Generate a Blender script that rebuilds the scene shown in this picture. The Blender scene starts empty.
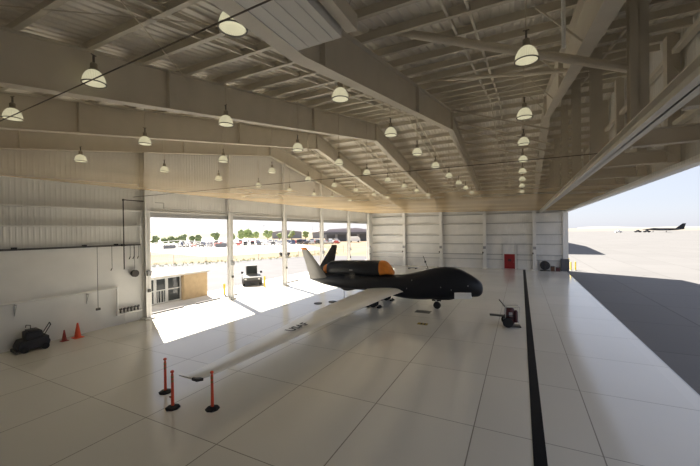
import bpy, bmesh, math, random
from mathutils import Vector, Matrix
random.seed(7)
sc = bpy.context.scene
COL = sc.collection
PI = math.pi

# ------------------------------------------------------------------ materials
def mat(name, col, rough=0.6, metal=0.0, var=0.0, scale=3.0, emit=None, estr=0.0, spec=0.5, bump=0.0, bscale=20.0):
    m = bpy.data.materials.new(name); m.use_nodes = True
    nt = m.node_tree; b = nt.nodes['Principled BSDF']
    b.inputs['Base Color'].default_value = (*col, 1)
    b.inputs['Roughness'].default_value = rough
    b.inputs['Metallic'].default_value = metal
    b.inputs['Specular IOR Level'].default_value = spec
    if emit:
        b.inputs['Emission Color'].default_value = (*emit, 1)
        b.inputs['Emission Strength'].default_value = estr
    tc = None
    if var > 0 or bump > 0:
        tc = nt.nodes.new('ShaderNodeTexCoord')
    if var > 0:
        n = nt.nodes.new('ShaderNodeTexNoise'); n.inputs['Scale'].default_value = scale; n.inputs['Detail'].default_value = 5
        nt.links.new(tc.outputs['Object'], n.inputs['Vector'])
        r = nt.nodes.new('ShaderNodeMapRange')
        r.inputs['From Min'].default_value = 0.3; r.inputs['From Max'].default_value = 0.7
        r.inputs['To Min'].default_value = 1 - var; r.inputs['To Max'].default_value = 1 + var
        nt.links.new(n.outputs['Fac'], r.inputs['Value'])
        h = nt.nodes.new('ShaderNodeHueSaturation'); h.inputs['Color'].default_value = (*col, 1)
        nt.links.new(r.outputs['Result'], h.inputs['Value'])
        nt.links.new(h.outputs['Color'], b.inputs['Base Color'])
    if bump > 0:
        n = nt.nodes.new('ShaderNodeTexNoise'); n.inputs['Scale'].default_value = bscale
        nt.links.new(tc.outputs['Object'], n.inputs['Vector'])
        bp = nt.nodes.new('ShaderNodeBump'); bp.inputs['Strength'].default_value = bump
        nt.links.new(n.outputs['Fac'], bp.inputs['Height']); nt.links.new(bp.outputs['Normal'], b.inputs['Normal'])
    return m

def math_node(nt, op, a, b=None, c=None):
    n = nt.nodes.new('ShaderNodeMath'); n.operation = op
    for i, v in enumerate((a, b, c)):
        if v is None: continue
        if isinstance(v, (int, float)): n.inputs[i].default_value = v
        else: nt.links.new(v, n.inputs[i])
    return n.outputs[0]

def joint_mask(nt, coord, off, step, half):
    """1 on a joint line at off + k*step, else 0"""
    t = math_node(nt, 'DIVIDE', math_node(nt, 'SUBTRACT', coord, off), step)
    f = math_node(nt, 'ABSOLUTE', math_node(nt, 'SUBTRACT', t, math_node(nt, 'ROUND', t)))
    return math_node(nt, 'LESS_THAN', f, half / step)

def slab_mat(name, col, jcol, rough, xs, ys, half, var=0.06, spec=0.5, stain=0.0, bump=0.0):
    m = mat(name, col, rough, spec=spec)
    nt = m.node_tree; b = nt.nodes['Principled BSDF']
    tc = nt.nodes.new('ShaderNodeTexCoord'); sp = nt.nodes.new('ShaderNodeSeparateXYZ')
    nt.links.new(tc.outputs['Object'], sp.inputs[0])
    j = math_node(nt, 'MAXIMUM', joint_mask(nt, sp.outputs[0], xs[0], xs[1], half), joint_mask(nt, sp.outputs[1], ys[0], ys[1], half * 0.8))
    if name == 'epoxy_floor': j = math_node(nt, 'MAXIMUM', math_node(nt, 'MULTIPLY', joint_mask(nt, sp.outputs[0], xs[0], xs[1], half), math_node(nt, 'LESS_THAN', sp.outputs[0], 4.0)), joint_mask(nt, sp.outputs[1], ys[0], ys[1], half * 0.8))
    n = nt.nodes.new('ShaderNodeTexNoise'); n.inputs['Scale'].default_value = 0.25; n.inputs['Detail'].default_value = 8
    nt.links.new(tc.outputs['Object'], n.inputs['Vector'])
    # each slab a shade of its own
    cx = math_node(nt, 'FLOOR', math_node(nt, 'DIVIDE', math_node(nt, 'SUBTRACT', sp.outputs[0], xs[0]), xs[1]))
    cy = math_node(nt, 'FLOOR', math_node(nt, 'DIVIDE', math_node(nt, 'SUBTRACT', sp.outputs[1], ys[0]), ys[1]))
    cb = nt.nodes.new('ShaderNodeCombineXYZ'); nt.links.new(cx, cb.inputs[0]); nt.links.new(cy, cb.inputs[1])
    wn = nt.nodes.new('ShaderNodeTexWhiteNoise'); wn.noise_dimensions = '3D'; nt.links.new(cb.outputs[0], wn.inputs['Vector'])
    v = math_node(nt, 'ADD', math_node(nt, 'MULTIPLY', n.outputs['Fac'], var * 2), math_node(nt, 'MULTIPLY', wn.outputs['Value'], var))
    v = math_node(nt, 'ADD', v, 1 - var * 1.5)
    h = nt.nodes.new('ShaderNodeHueSaturation'); h.inputs['Color'].default_value = (*col, 1); nt.links.new(v, h.inputs['Value'])
    mx = nt.nodes.new('ShaderNodeMix'); mx.data_type = 'RGBA'
    nt.links.new(j, mx.inputs['Factor']); nt.links.new(h.outputs[0], mx.inputs[6]); mx.inputs[7].default_value = (*jcol, 1)
    nt.links.new(mx.outputs[2], b.inputs['Base Color'])
    r = math_node(nt, 'ADD', math_node(nt, 'MULTIPLY', n.outputs['Fac'], 0.12), rough - 0.06)
    nt.links.new(math_node(nt, 'MAXIMUM', r, math_node(nt, 'MULTIPLY', j, 0.7)), b.inputs['Roughness'])
    return m

M = {}
M['floor'] = slab_mat('epoxy_floor', (0.70, 0.68, 0.62), (0.25, 0.235, 0.20), 0.14, (-1.327, 3.215), (2.76, 4.044), 0.017, var=0.05)
M['stripe'] = mat('black_paint', (0.006, 0.006, 0.007), 0.6, spec=0.15)
M['apron'] = slab_mat('apron_concrete', (0.142, 0.139, 0.137), (0.095, 0.093, 0.09), 0.75, (9.6, 6.1), (3.0, 6.1), 0.05, var=0.08, spec=0.2)
M['apron_white'] = mat('pale_concrete', (0.50, 0.48, 0.45), 0.8, var=0.06, scale=0.7, spec=0.2)
M['asphalt'] = mat('asphalt_ramp', (0.095, 0.094, 0.10), 0.85, var=0.10, scale=0.35, spec=0.2)
M['sand'] = mat('dry_sand', (0.215, 0.17, 0.115), 0.95, var=0.18, scale=0.12, spec=0.1)
M['desert'] = mat('desert_flat', (0.20, 0.18, 0.155), 0.95, var=0.10, scale=0.02, spec=0.1)
M['scrub'] = mat('scrub_field', (0.19, 0.18, 0.125), 0.95, var=0.15, scale=0.05, spec=0.1)
M['wall'] = mat('white_wall_panel', (0.72, 0.71, 0.68), 0.55, var=0.04, scale=0.8)
M['liner'] = mat('grey_white_liner', (0.66, 0.65, 0.61), 0.5, var=0.05, scale=0.6)
M['steel'] = mat('cream_primer_steel', (0.54, 0.50, 0.42), 0.45, var=0.05, scale=1.5)
M['purlin'] = mat('tan_galvanised_purlin', (0.60, 0.56, 0.47), 0.5, var=0.06, scale=1.5)
M['deck'] = mat('pale_roof_deck', (0.78, 0.74, 0.66), 0.5, var=0.05, scale=0.6)
M['white_steel'] = mat('white_steel', (0.74, 0.73, 0.70), 0.45, var=0.03)
M['dark_steel'] = mat('dark_steel', (0.07, 0.065, 0.06), 0.5, 0.4)
M['galv'] = mat('galvanised', (0.45, 0.45, 0.44), 0.4, 0.7)
M['rod'] = mat('painted_rod', (0.52, 0.47, 0.38), 0.5)
M['cable'] = mat('net_cable', (0.06, 0.05, 0.04), 0.6)
M['navy'] = mat('dark_navy_paint', (0.005, 0.007, 0.012), 0.42, var=0.1, scale=1.2, spec=0.35)
M['navy2'] = mat('dark_seam', (0.004, 0.005, 0.008), 0.5)
M['lgrey'] = mat('pale_grey_paint', (0.74, 0.73, 0.69), 0.3, var=0.03, scale=1.0)
M['tail_lit'] = mat('tail_fin_lit_tone', (0.15, 0.145, 0.135), 0.45, var=0.1, scale=2.0)  # near fin only: light on its outer face painted in as grey
M['orange'] = mat('orange_cover', (0.62, 0.20, 0.02), 0.7, var=0.15, scale=3.0)
M['white'] = mat('white_paint', (0.80, 0.80, 0.79), 0.5)
M['tyre'] = mat('black_rubber', (0.015, 0.015, 0.015), 0.8)
M['redorange'] = mat('post_orange', (0.62, 0.065, 0.02), 0.5)
M['coneorange'] = mat('cone_orange', (0.80, 0.10, 0.03), 0.55)
M['conered'] = mat('cone_dark_red', (0.28, 0.03, 0.02), 0.6)
M['refl'] = mat('reflective_band', (0.30, 0.12, 0.02), 0.35)
M['red'] = mat('red_paint', (0.26, 0.006, 0.008), 0.4)
M['maroon'] = mat('maroon_tank', (0.06, 0.006, 0.009), 0.4)
M['black'] = mat('black_machine', (0.012, 0.011, 0.014), 0.5)
M['yellow'] = mat('yellow_paint', (0.80, 0.58, 0.06), 0.5)
M['tan'] = mat('tan_block', (0.46, 0.34, 0.20), 0.85, var=0.1, scale=2.0)
M['alu'] = mat('aluminium_frame', (0.60, 0.60, 0.58), 0.4, 0.3)
M['glass'] = mat('dark_glass', (0.03, 0.035, 0.035), 0.08)
M['truck'] = mat('grey_truck', (0.11, 0.11, 0.105), 0.4)
M['brown'] = mat('brown_cloth', (0.14, 0.07, 0.04), 0.8)
M['housing'] = mat('lamp_housing', (0.25, 0.22, 0.17), 0.5, 0.3)
M['trunk'] = mat('bark', (0.10, 0.07, 0.05), 0.9)
M['leaf'] = mat('tree_leaf', (0.14, 0.18, 0.08), 0.8, var=0.3, scale=1.0)
M['leaf2'] = mat('pale_tree_leaf', (0.24, 0.30, 0.12), 0.8, var=0.3, scale=1.0)
M['bgrey'] = mat('distant_grey_wall', (0.30, 0.30, 0.31), 0.8)
M['bdark'] = mat('distant_dark_roof', (0.10, 0.10, 0.11), 0.7)
M['mauve'] = mat('mauve_wall', (0.38, 0.34, 0.36), 0.8)
M['grate'] = mat('floor_grate', (0.10, 0.10, 0.085), 0.6, var=0.3, scale=20)
M['gold'] = mat('tie_down_paint', (0.32, 0.24, 0.03), 0.6)
M['hill'] = mat('distant_hill', (0.18, 0.17, 0.16), 0.95, var=0.05, scale=0.01)

def globe_mat():
    m = mat('lit_prismatic_glass', (0.78, 0.78, 0.62), 0.25)
    nt = m.node_tree; b = nt.nodes['Principled BSDF']
    b.inputs['Emission Color'].default_value = (1.0, 0.93, 0.62, 1); b.inputs['Emission Strength'].default_value = 0.19
    tc = nt.nodes.new('ShaderNodeTexCoord'); sp = nt.nodes.new('ShaderNodeSeparateXYZ'); nt.links.new(tc.outputs['Object'], sp.inputs[0])
    a = math_node(nt, 'ARCTAN2', sp.outputs[1], sp.outputs[0])
    w = math_node(nt, 'SINE', math_node(nt, 'MULTIPLY', a, 40.0))
    bp = nt.nodes.new('ShaderNodeBump'); bp.inputs['Strength'].default_value = 0.6; bp.inputs['Distance'].default_value = 0.02
    nt.links.new(w, bp.inputs['Height']); nt.links.new(bp.outputs['Normal'], b.inputs['Normal'])
    return m
M['globe'] = globe_mat()

def net_mat():
    # fine tan mesh: the share of cord in the line of sight grows with the slant, as in any woven net
    m = bpy.data.materials.new('tan_fine_netting'); m.use_nodes = True
    nt = m.node_tree; nt.nodes.clear()
    out = nt.nodes.new('ShaderNodeOutputMaterial'); mix = nt.nodes.new('ShaderNodeMixShader')
    tr = nt.nodes.new('ShaderNodeBsdfTransparent'); df = nt.nodes.new('ShaderNodeBsdfDiffuse'); tl = nt.nodes.new('ShaderNodeBsdfTranslucent'); m2 = nt.nodes.new('ShaderNodeMixShader')
    df.inputs['Color'].default_value = (0.60, 0.45, 0.26, 1); tl.inputs['Color'].default_value = (0.60, 0.45, 0.26, 1)
    m2.inputs[0].default_value = 0.25
    nt.links.new(df.outputs[0], m2.inputs[1]); nt.links.new(tl.outputs[0], m2.inputs[2])
    g = nt.nodes.new('ShaderNodeNewGeometry'); d = nt.nodes.new('ShaderNodeVectorMath'); d.operation = 'DOT_PRODUCT'
    nt.links.new(g.outputs['Incoming'], d.inputs[0]); nt.links.new(g.outputs['Normal'], d.inputs[1])
    c = math_node(nt, 'MAXIMUM', math_node(nt, 'ABSOLUTE', d.outputs['Value']), 0.02)
    e = math_node(nt, 'POWER', 2.71828, math_node(nt, 'DIVIDE', -0.055, c))
    nt.links.new(math_node(nt, 'SUBTRACT', 1.0, e), mix.inputs[0])
    nt.links.new(tr.outputs[0], mix.inputs[1]); nt.links.new(m2.outputs[0], mix.inputs[2]); nt.links.new(mix.outputs[0], out.inputs[0])
    return m
M['net'] = net_mat()

# ------------------------------------------------------------------ mesh helpers
class MB:
    def __init__(s): s.v = []; s.f = []
    def add(s, vs, fs):
        o = len(s.v); s.v += [tuple(v) for v in vs]; s.f += [tuple(i + o for i in f) for f in fs]; return s
    def box(s, x0, x1, y0, y1, z0, z1):
        return s.add([(x0,y0,z0),(x1,y0,z0),(x1,y1,z0),(x0,y1,z0),(x0,y0,z1),(x1,y0,z1),(x1,y1,z1),(x0,y1,z1)],
                     [(0,3,2,1),(4,5,6,7),(0,1,5,4),(1,2,6,5),(2,3,7,6),(3,0,4,7)])
    def cbox(s, cx, cy, cz, dx, dy, dz): return s.box(cx-dx/2, cx+dx/2, cy-dy/2, cy+dy/2, cz-dz/2, cz+dz/2)
    def tube(s, a, b, r, n=10, r2=None):
        a, b = Vector(a), Vector(b); d = (b - a)
        if d.length < 1e-6: return s
        d.normalize(); u = d.orthogonal().normalized(); w = d.cross(u); r2 = r if r2 is None else r2
        vs = []
        for p, rr in ((a, r), (b, r2)):
            for i in range(n):
                t = 2 * PI * i / n; vs.append(p + (u * math.cos(t) + w * math.sin(t)) * rr)
        fs = [(i, (i+1) % n, n + (i+1) % n, n + i) for i in range(n)] + [tuple(range(n))[::-1], tuple(range(n, 2*n))]
        return s.add(vs, fs)
    def path(s, pts, r, n=8):
        for a, b in zip(pts, pts[1:]): s.tube(a, b, r, n)
        return s
    def bar(s, a, b, w, h):
        """rectangular bar between two points: w across, h in the upright sense"""
        a, b = Vector(a), Vector(b); d = (b - a).normalized(); up = Vector((0,0,1))
        if abs(d.z) > 0.95: up = Vector((1,0,0))
        sd = d.cross(up).normalized(); up = sd.cross(d).normalized()
        vs = [p + sd*i*w/2 + up*j*h/2 for p in (a, b) for i, j in ((-1,-1),(1,-1),(1,1),(-1,1))]
        return s.add(vs, [(0,1,2,3),(7,6,5,4),(0,4,5,1),(1,5,6,2),(2,6,7,3),(3,7,4,0)])
    def lathe(s, prof, c=(0,0,0), n=20, axis='z', cap=True):
        vs = []; c = Vector(c)
        for r, z in prof:
            for i in range(n):
                t = 2*PI*i/n; p = (r*math.cos(t), r*math.sin(t), z)
                if axis == 'y': p = (p[0], p[2], p[1])
                if axis == 'x': p = (p[2], p[0], p[1])
                vs.append(c + Vector(p))
        fs = []
        for k in range(len(prof)-1):
            for i in range(n):
                fs.append((k*n+i, k*n+(i+1)%n, (k+1)*n+(i+1)%n, (k+1)*n+i))
        if cap: fs += [tuple(range(n))[::-1], tuple(range((len(prof)-1)*n, len(prof)*n))]
        return s.add(vs, fs)
    def prism(s, poly, h0, h1, axis='z'):
        """closed polygon extruded; axis x: poly in (y,z), y: poly in (x,z), z: poly in (x,y)"""
        n = len(poly); vs = []
        for h in (h0, h1):
            for p, q in poly: vs.append({'x': (h,p,q), 'y': (p,h,q), 'z': (p,q,h)}[axis])
        return s.add(vs, [tuple(range(n))[::-1], tuple(range(n, 2*n))] + [(i, (i+1)%n, n+(i+1)%n, n+i) for i in range(n)])
    def loft(s, rings, cap=True):
        n = len(rings[0]); vs = [p for r in rings for p in r]; fs = []
        for k in range(len(rings)-1):
            for i in range(n): fs.append((k*n+i, k*n+(i+1)%n, (k+1)*n+(i+1)%n, (k+1)*n+i))
        if cap: fs += [tuple(range(n))[::-1], tuple(range((len(rings)-1)*n, len(rings)*n))]
        return s.add(vs, fs)
    def build(s, name, m, parent=None, smooth=False, loc=None, bevel=0.0):
        me = bpy.data.meshes.new(name); me.from_pydata(s.v, [], s.f)
        bm = bmesh.new(); bm.from_mesh(me); bmesh.ops.recalc_face_normals(bm, faces=bm.faces)
        if smooth:
            for f in bm.faces: f.smooth = True
            for e in bm.edges:
                if len(e.link_faces) == 2 and e.calc_face_angle(0) > math.radians(38): e.smooth = False
        bm.to_mesh(me); bm.free()
        me.materials.append(M[m] if isinstance(m, str) else m)
        o = bpy.data.objects.new(name, me); COL.objects.link(o)
        if loc: o.location = loc
        if parent is not None: o.parent = parent
        if bevel > 0:
            b = o.modifiers.new('edge', 'BEVEL'); b.width = bevel; b.segments = 2; b.limit_method = 'ANGLE'
        return o

def tag(o, label=None, cat=None, group=None, kind=None):
    if label: o['label'] = label
    if cat: o['category'] = cat
    if group: o['group'] = group
    if kind: o['kind'] = kind
    return o
def empty(name, loc=(0,0,0), rz=0, **k):
    o = bpy.data.objects.new(name, None); COL.objects.link(o); o.location = loc; o.rotation_euler = (0,0,rz)
    return tag(o, **k)
def struct(o, label=None): o['kind'] = 'structure'; return o
def children(o): return list(o.children)
def copy_tree(o, loc=None, rz=None, label=None, parent=None):
    c = o.copy(); COL.objects.link(c); c.parent = parent
    if loc is not None: c.location = loc
    if rz is not None: c.rotation_euler = (0,0,rz)
    if label: c['label'] = label
    for ch in children(o): copy_tree(ch, parent=c)
    return c

# ------------------------------------------------------------------ dimensions
XW, XF, YN, YB = -23.8, 5.6, -0.6, 56.0       # end wall, open front, near wall, back wall
RY = 28.0                                      # ridge
FRX = [-23.45, -17.65, -11.5, -4.95, 1.75]     # rigid frames
def fbot(y): return 9.15 + 0.172 * (RY - abs(y - RY))
def ftop(y): return 10.45 + 0.178 * (RY - abs(y - RY))
def deckz(y): return ftop(y) + 0.37

# ------------------------------------------------------------------ floor and grounds
struct(MB().box(XW-0.2, XF, YN-0.2, YB+0.2, -0.3, 0).build('floor', 'floor'))
struct(MB().box(0.24, 0.56, YN, YB-0.5, 0.0, 0.012).build('floor_stripe', 'stripe'))
# outside on the open front
struct(MB().box(XF, 520, -260, 720, -0.34, -0.02).build('apron_pavement', 'apron'))
struct(MB().box(XF-0.03, XF+0.02, YN, YB, -0.02, 0.006).build('threshold_trim', 'galv'))
# outside on the left
struct(MB().box(-28.6, XW-0.2, -40, 70, -0.34, -0.01).build('walkway_pavement', 'apron_white'))
struct(MB().prism([(-28.6,-60),(-28.6,70),(-34,74),(-46,71),(-54,52),(-62,42),(-85,20),(-85,-60)], -0.34, -0.02).build('ramp_pavement', 'asphalt'))
struct(MB().box(-330, XW-0.2, -120, 330, -0.5, -0.05).build('sandy_ground', 'sand'))
struct(MB().prism([(-70,60),(-58,98),(-110,150),(-330,330),(-330,200),(-120,72)], -0.3, -0.03).build('car_park_pavement', 'apron_white'))
struct(MB().box(-4000, XW-0.2, -1500, 5000, -0.7, -0.12).build('scrub_field_ground', 'scrub'))
struct(MB().box(-300, 5000, 56.2, 6000, -0.9, -0.15).build('desert_ground', 'desert'))
struct(MB().box(-600, 5000, -1500, 56.2, -0.9, -0.4).build('desert_ground_near', 'desert'))

# ------------------------------------------------------------------ walls
def sheet(name, m, axis, fixed, u0, u1, zlo, zhi, inward, pitch=0.25, depth=0.013):
    """trapezoid-ribbed upright metal sheet; axis 'y' runs along Y at x=fixed, 'x' runs along X at y=fixed"""
    mb = MB(); n = max(2, int(round((u1-u0)/pitch))); p = (u1-u0)/n; us = []
    for i in range(n):
        a = u0 + i*p
        us += [(a, 0), (a+p*0.55, 0), (a+p*0.65, 1), (a+p*0.9, 1)]
    us.append((u1, 0)); vs = []
    for u, k in us:
        q = fixed + inward*depth*k
        for z in (zlo(u) if callable(zlo) else zlo, zhi(u) if callable(zhi) else zhi):
            vs.append((q, u, z) if axis == 'y' else (u, q, z))
    fs = [(2*i, 2*i+2, 2*i+3, 2*i+1) for i in range(len(us)-1)]
    # backing skin
    o = len(vs); q = fixed - inward*0.08
    for u in (u0, (u0+u1)/2, RY, u1) if axis == 'y' and u0 < RY < u1 else (u0, u1):
        for z in (zlo(u) if callable(zlo) else zlo, zhi(u) if callable(zhi) else zhi): vs.append((q, u, z) if axis == 'y' else (u, q, z))
    k = (len(vs)-o)//2
    srt = list(range(k))
    if k == 4: srt = [0,1,2,3] if (u0+u1)/2 <= RY else [0,2,1,3]
    for a, b in zip(srt, srt[1:]): fs.append((o+2*a, o+2*b, o+2*b+1, o+2*a+1))
    mb.add(vs, fs)
    return struct(mb.build(name, m))
sheet('wall_left_upper', 'liner', 'y', XW, YN, 14.85, 5.2, deckz, 1)
struct(MB().box(XW-0.08, XW+0.06, YN, 14.85, 0, 5.2).build('wall_left_lower', 'wall'))
sheet('wall_left_over_doors', 'wall', 'y', XW, 14.85, YB, 7.35, deckz, 1)
struct(MB().box(XW-0.08, XW+0.06, 53.75, YB, 0, 7.35).build('wall_left_end', 'wall'))
sheet('wall_back', 'wall', 'x', YB, XW, XF, 0, deckz(YB)+0.1, -1)
sheet('wall_near', 'liner', 'x', YN, XW, XF, 0, deckz(YN)+0.1, 1)
# front fascia above the big opening
sheet('wall_front_over_opening', 'liner', 'y', XF+0.25, YN, YB, 8.35, deckz, -1)
struct(MB().box(XF-0.05, XF+0.32, YN, YB, 8.25, 8.37).build('front_opening_trim', 'white_steel'))
struct(MB().box(XF-0.35, XF+0.30, YB-0.35, YB+0.1, 1.7, 9).build('corner_column', 'white_steel'))
struct(MB().box(XF-0.62, XF+0.36, YB-0.55, YB+0.12, 0, 1.7).build('corner_column_base', 'bdark'))
# girts on the left wall, seen as thin ledges
for z in (7.58, 6.50):
    struct(MB().box(XW+0.03, XW+0.30, YN, 14.6, z-0.05, z+0.03).build('girt_trim', 'liner'))
struct(MB().box(XW+0.03, XW+0.17, YN, 14.5, 5.19, 5.29).build('girt_trim', 'dark_steel'))
# header over the end doors
struct(MB().box(XW-0.35, XW+0.12, 14.8, 53.7, 7.18, 7.52).build('door_header_beam', 'galv'))
struct(MB().box(XW-0.1, XW+0.16, 14.8, 53.7, 7.52, 7.6).build('door_header_trim', 'white_steel'))
for y0, y1 in ((15.2,18.4),(19.6,22.1),(22.7,24.2),(31.3,34.4),(38.6,41.5),(46.4,50.2)):
    struct(MB().box(XW-0.75, XW-0.62, y0, y1, -0.01, 0.09).build('door_guide_trim', 'dark_steel'))
# back wall girts
for z in (8.3, 6.85, 5.1, 3.72, 2.15, 1.4):
    w = 0.07 if z > 2 else 0.05
    for i, (a, b) in enumerate(((XW+0.2,-17.9),(-17.4,-11.75),(-11.25,-5.2),(-4.7,1.5),(2.0,5.2))):
        if z < 3 and i == 3:
            struct(MB().box(-4.7, -2.45, YB-0.24, YB-0.04, z-w, z+w).build('girt_trim', 'galv'))
            struct(MB().box(-0.55, 1.5, YB-0.24, YB-0.04, z-w, z+w).build('girt_trim', 'galv')); continue
        struct(MB().box(a, b, YB-0.24, YB-0.04, z-w, z+w).build('girt_trim', 'galv'))

# ------------------------------------------------------------------ columns (I-sections)
def icol(x, y, z0, z1, w=0.42, d=0.5, along='x', m='white_steel'):
    mb = MB()
    if along == 'x':   # flanges face +-x
        mb.box(x-d/2, x-d/2+0.03, y-w/2, y+w/2, z0, z1); mb.box(x+d/2-0.03, x+d/2, y-w/2, y+w/2, z0, z1); mb.box(x-d/2, x+d/2, y-0.012, y+0.012, z0, z1)
    else:
        mb.box(x-w/2, x+w/2, y-d/2, y-d/2+0.03, z0, z1); mb.box(x-w/2, x+w/2, y+d/2-0.03, y+d/2, z0, z1); mb.box(x-0.012, x+0.012, y-d/2, y+d/2, z0, z1)
    if z0 == 0: mb.box(x-0.36, x+0.36, y-0.36, y+0.36, 0, 0.12)
    return struct(mb.build('column', m))
CY = [14.8, 22.5, 30.4, 38.3, 46.2, 53.7]
for y in CY: icol(XW+0.3, y, 0, fbot(y)+0.0, w=0.36, d=0.42)
icol(XW+0.3, 7.2, 9.3, fbot(7.2), w=0.3, d=0.3)
for x in FRX[1:]:
    icol(x, YB-0.5, 0, 9.25, w=0.42, d=0.62, along='y')
    icol(x, YN+0.4, 0, 10.3 if x == FRX[3] else 9.25, w=0.42, d=0.62, along='y')

# ------------------------------------------------------------------ rigid frames
def frame(x):
    flat = abs(x-FRX[3]) < 0.01
    fbot = (lambda y: max(globals()['fbot'](y), 10.36)) if flat else globals()['fbot']
    mb = MB(); ys = ([YN+0.05, 7.03, 9, 18] if flat else [YN+0.05, 9, 18]) + [RY, 38, 47, YB-0.05]
    prof = [(y, fbot(y)) for y in ys] + [(y, ftop(y)) for y in reversed(ys)]
    mb.prism(prof, x-0.012, x+0.012, 'x')
    for f, s in ((fbot, 0.03), (ftop, -0.03)):
        for a, b in ((YN+0.05, 7.03), (7.03, RY), (RY, YB-0.05)):
            mb.prism([(a, f(a)), (b, f(b)), (b, f(b)-s), (a, f(a)-s)], x-0.21, x+0.21, 'x')
    for y in (8.1, 17.8, RY, 38.2, 47.9): mb.box(x-0.19, x+0.19, y-0.02, y+0.02, fbot(y)+0.01, ftop(y)-0.01)
    return struct(mb.build('roof_frame_beam', 'steel'))
for x in FRX: frame(x)

# roof deck
def deck():
    mb = MB(); x0, x1 = XW-0.1, XF+0.3; n = int((x1-x0)/0.3); p = (x1-x0)/n; xs = []
    for i in range(n):
        a = x0+i*p; xs += [(a,0),(a+p*0.55,0),(a+p*0.65,0.04),(a+p*0.9,0.04)]
    xs.append((x1,0)); vs = []; Y = (YN-0.2, RY, YB+0.2)
    for x, k in xs:
        for y in Y: vs.append((x, y, deckz(y)+k))
    fs = []
    for i in range(len(xs)-1):
        for j in (0,1): fs.append((3*i+j, 3*i+3+j, 3*i+4+j, 3*i+1+j))
    mb.add(vs, fs)
    mb2 = [(x, y, deckz(y)+0.15) for x in (x0, x1) for y in Y]
    mb.add(mb2, [(0,3,4,1),(1,4,5,2)])
    return struct(mb.build('ceiling', 'deck'))
deck()
# purlins: Z sections running across the frames
def purlin(y):
    s = -1 if y < RY else 1; z = ftop(y)
    mb = MB(); mb.box(XW+0.1, XF+0.2, y-0.008, y+0.008, z, z+0.34)
    mb.box(XW+0.1, XF+0.2, y-0.13, y, z, z+0.014); mb.box(XW+0.1, XF+0.2, y, y+0.10, z+0.326, z+0.34)
    return struct(mb.build('purlin_beam', 'purlin'))
k = 0
while 0.63 + 1.65*k < RY - 0.3:
    y = 0.63 + 1.65*k; purlin(y); purlin(2*RY-y); k += 1
# bridging lines under the purlins, in pairs
for x in (-20.9, -20.3, -14.9, -14.3, -8.5, -7.9, -1.9, -1.3, 3.6):
    mb = MB()
    for a, b in ((YN+0.1, RY), (RY, YB-0.1)):
        mb.bar((x, a, ftop(a)+0.14), (x, b, ftop(b)+0.14), 0.08, 0.13)
    struct(mb.build('bridging_beam', 'purlin'))
# rod bracing between the frames
for xa, xb in ((FRX[1], FRX[2]), (FRX[2], FRX[3]), (FRX[0], FRX[1]), (FRX[3], FRX[4])):
    for ya, yb in ((1.0, 9.0), (19, 27.5), (29, 37.5)):
        for p, q in ((xa, xb), (xb, xa)):
            struct(MB().tube((p, ya, ftop(ya)-0.15), (q, yb, ftop(yb)-0.15), 0.016, 6).build('brace_rod_beam', 'rod'))
# pipe struts from the fourth frame down to the hanging posts
PX = 3.0
PY = [12.3, 18.2, 24.1, 30.0, 35.9, 41.8, 47.7, 53.6]
C4 = FRX[3]+0.02
for pa, pb, rr in (((C4,10.4,12.95),(PX,12.6,10.6),0.13), ((C4,18.0,14.0),(1.75,14.6,11.7),0.08), ((C4,27.2,15.4),(2.2,29.0,13.2),0.07), ((C4,29.8,15.2),(2.2,30.5,12.5),0.06),
                   ((C4,31.0,14.9),(2.2,30.6,11.9),0.06), ((C4,34.0,14.4),(2.2,31.0,11.3),0.06), ((C4,38.5,13.6),(2.2,35.0,10.8),0.06), ((C4,44.0,12.6),(2.2,41.0,10.4),0.06)):
    struct(MB().tube(pa, pb, rr, 12).build('pipe_strut_beam', 'rod'))
hb = empty('hanging_chain', (1.05, 10.5, 0), label='pale ribbed chain hanging below the roof right of the nearest stripe lamp', cat='chain')
mbc = MB()
for i in range(24): mbc.lathe([(0.03,-0.03),(0.05,-0.02),(0.05,0.02),(0.03,0.03)], (0.0+0.012*i*0, 0, 10.75+0.058*i), n=8)
mbc.tube((0,0,10.7),(0,0,ftop(10.5)+0.1),0.012,6).build('chain_links', 'white', hb)
# knee braces on the fifth frame
for y in (8.0, 11.5, 16, 21, 26, 31, 36):
    struct(MB().bar((FRX[4]-0.1, y, fbot(y)+0.05), (FRX[4]-1.3, y, ftop(y)+0.05), 0.05, 0.05).build('flange_brace_beam', 'purlin'))

# hanging posts, carrier beam and cross beams over the open front
for y in PY:
    icol(PX, y, 8.62, ftop(y)+0.1, w=0.42, d=0.34, along='y', m='steel')
BX = 2.5
mb = MB(); mb.box(BX-0.17, BX+0.17, YN, YB-0.2, 8.20, 8.23); mb.box(BX-0.17, BX+0.17, YN, YB-0.2, 8.47, 8.50); mb.box(BX-0.02, BX+0.02, YN, YB-0.2, 8.20, 8.50)
struct(mb.build('door_carrier_beam', 'steel'))
y = 2.0
while y < 55:
    mb = MB(); mb.box(PX+0.26, XF, y-0.15, y+0.15, 8.62, 8.65); mb.box(PX+0.26, XF, y-0.01, y+0.01, 8.62, 9.15); mb.box(PX+0.26, XF, y-0.15, y+0.15, 9.12, 9.15)
    struct(mb.build('cross_beam', 'steel'))
    struct(MB().tube((PX+0.3, y, 8.9), (XF, y+4.1, 8.9), 0.014, 6).build('brace_rod_beam', 'rod'))
    struct(MB().box(XF-0.28, XF+0.12, y-0.2, y+0.2, 8.6, min(ftop(y), 16)).build('fascia_column', 'steel'))
    y += 4.05
for z in (10.1, 11.5, 13.0):
    a = max(YN+0.1, (z - 10.3)/0.178); b = 2*RY - a
    struct(MB().box(XF-0.14, XF+0.1, a, min(b, YB-0.1), z-0.1, z+0.1).build('fascia_girt_beam', 'purlin'))
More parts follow.
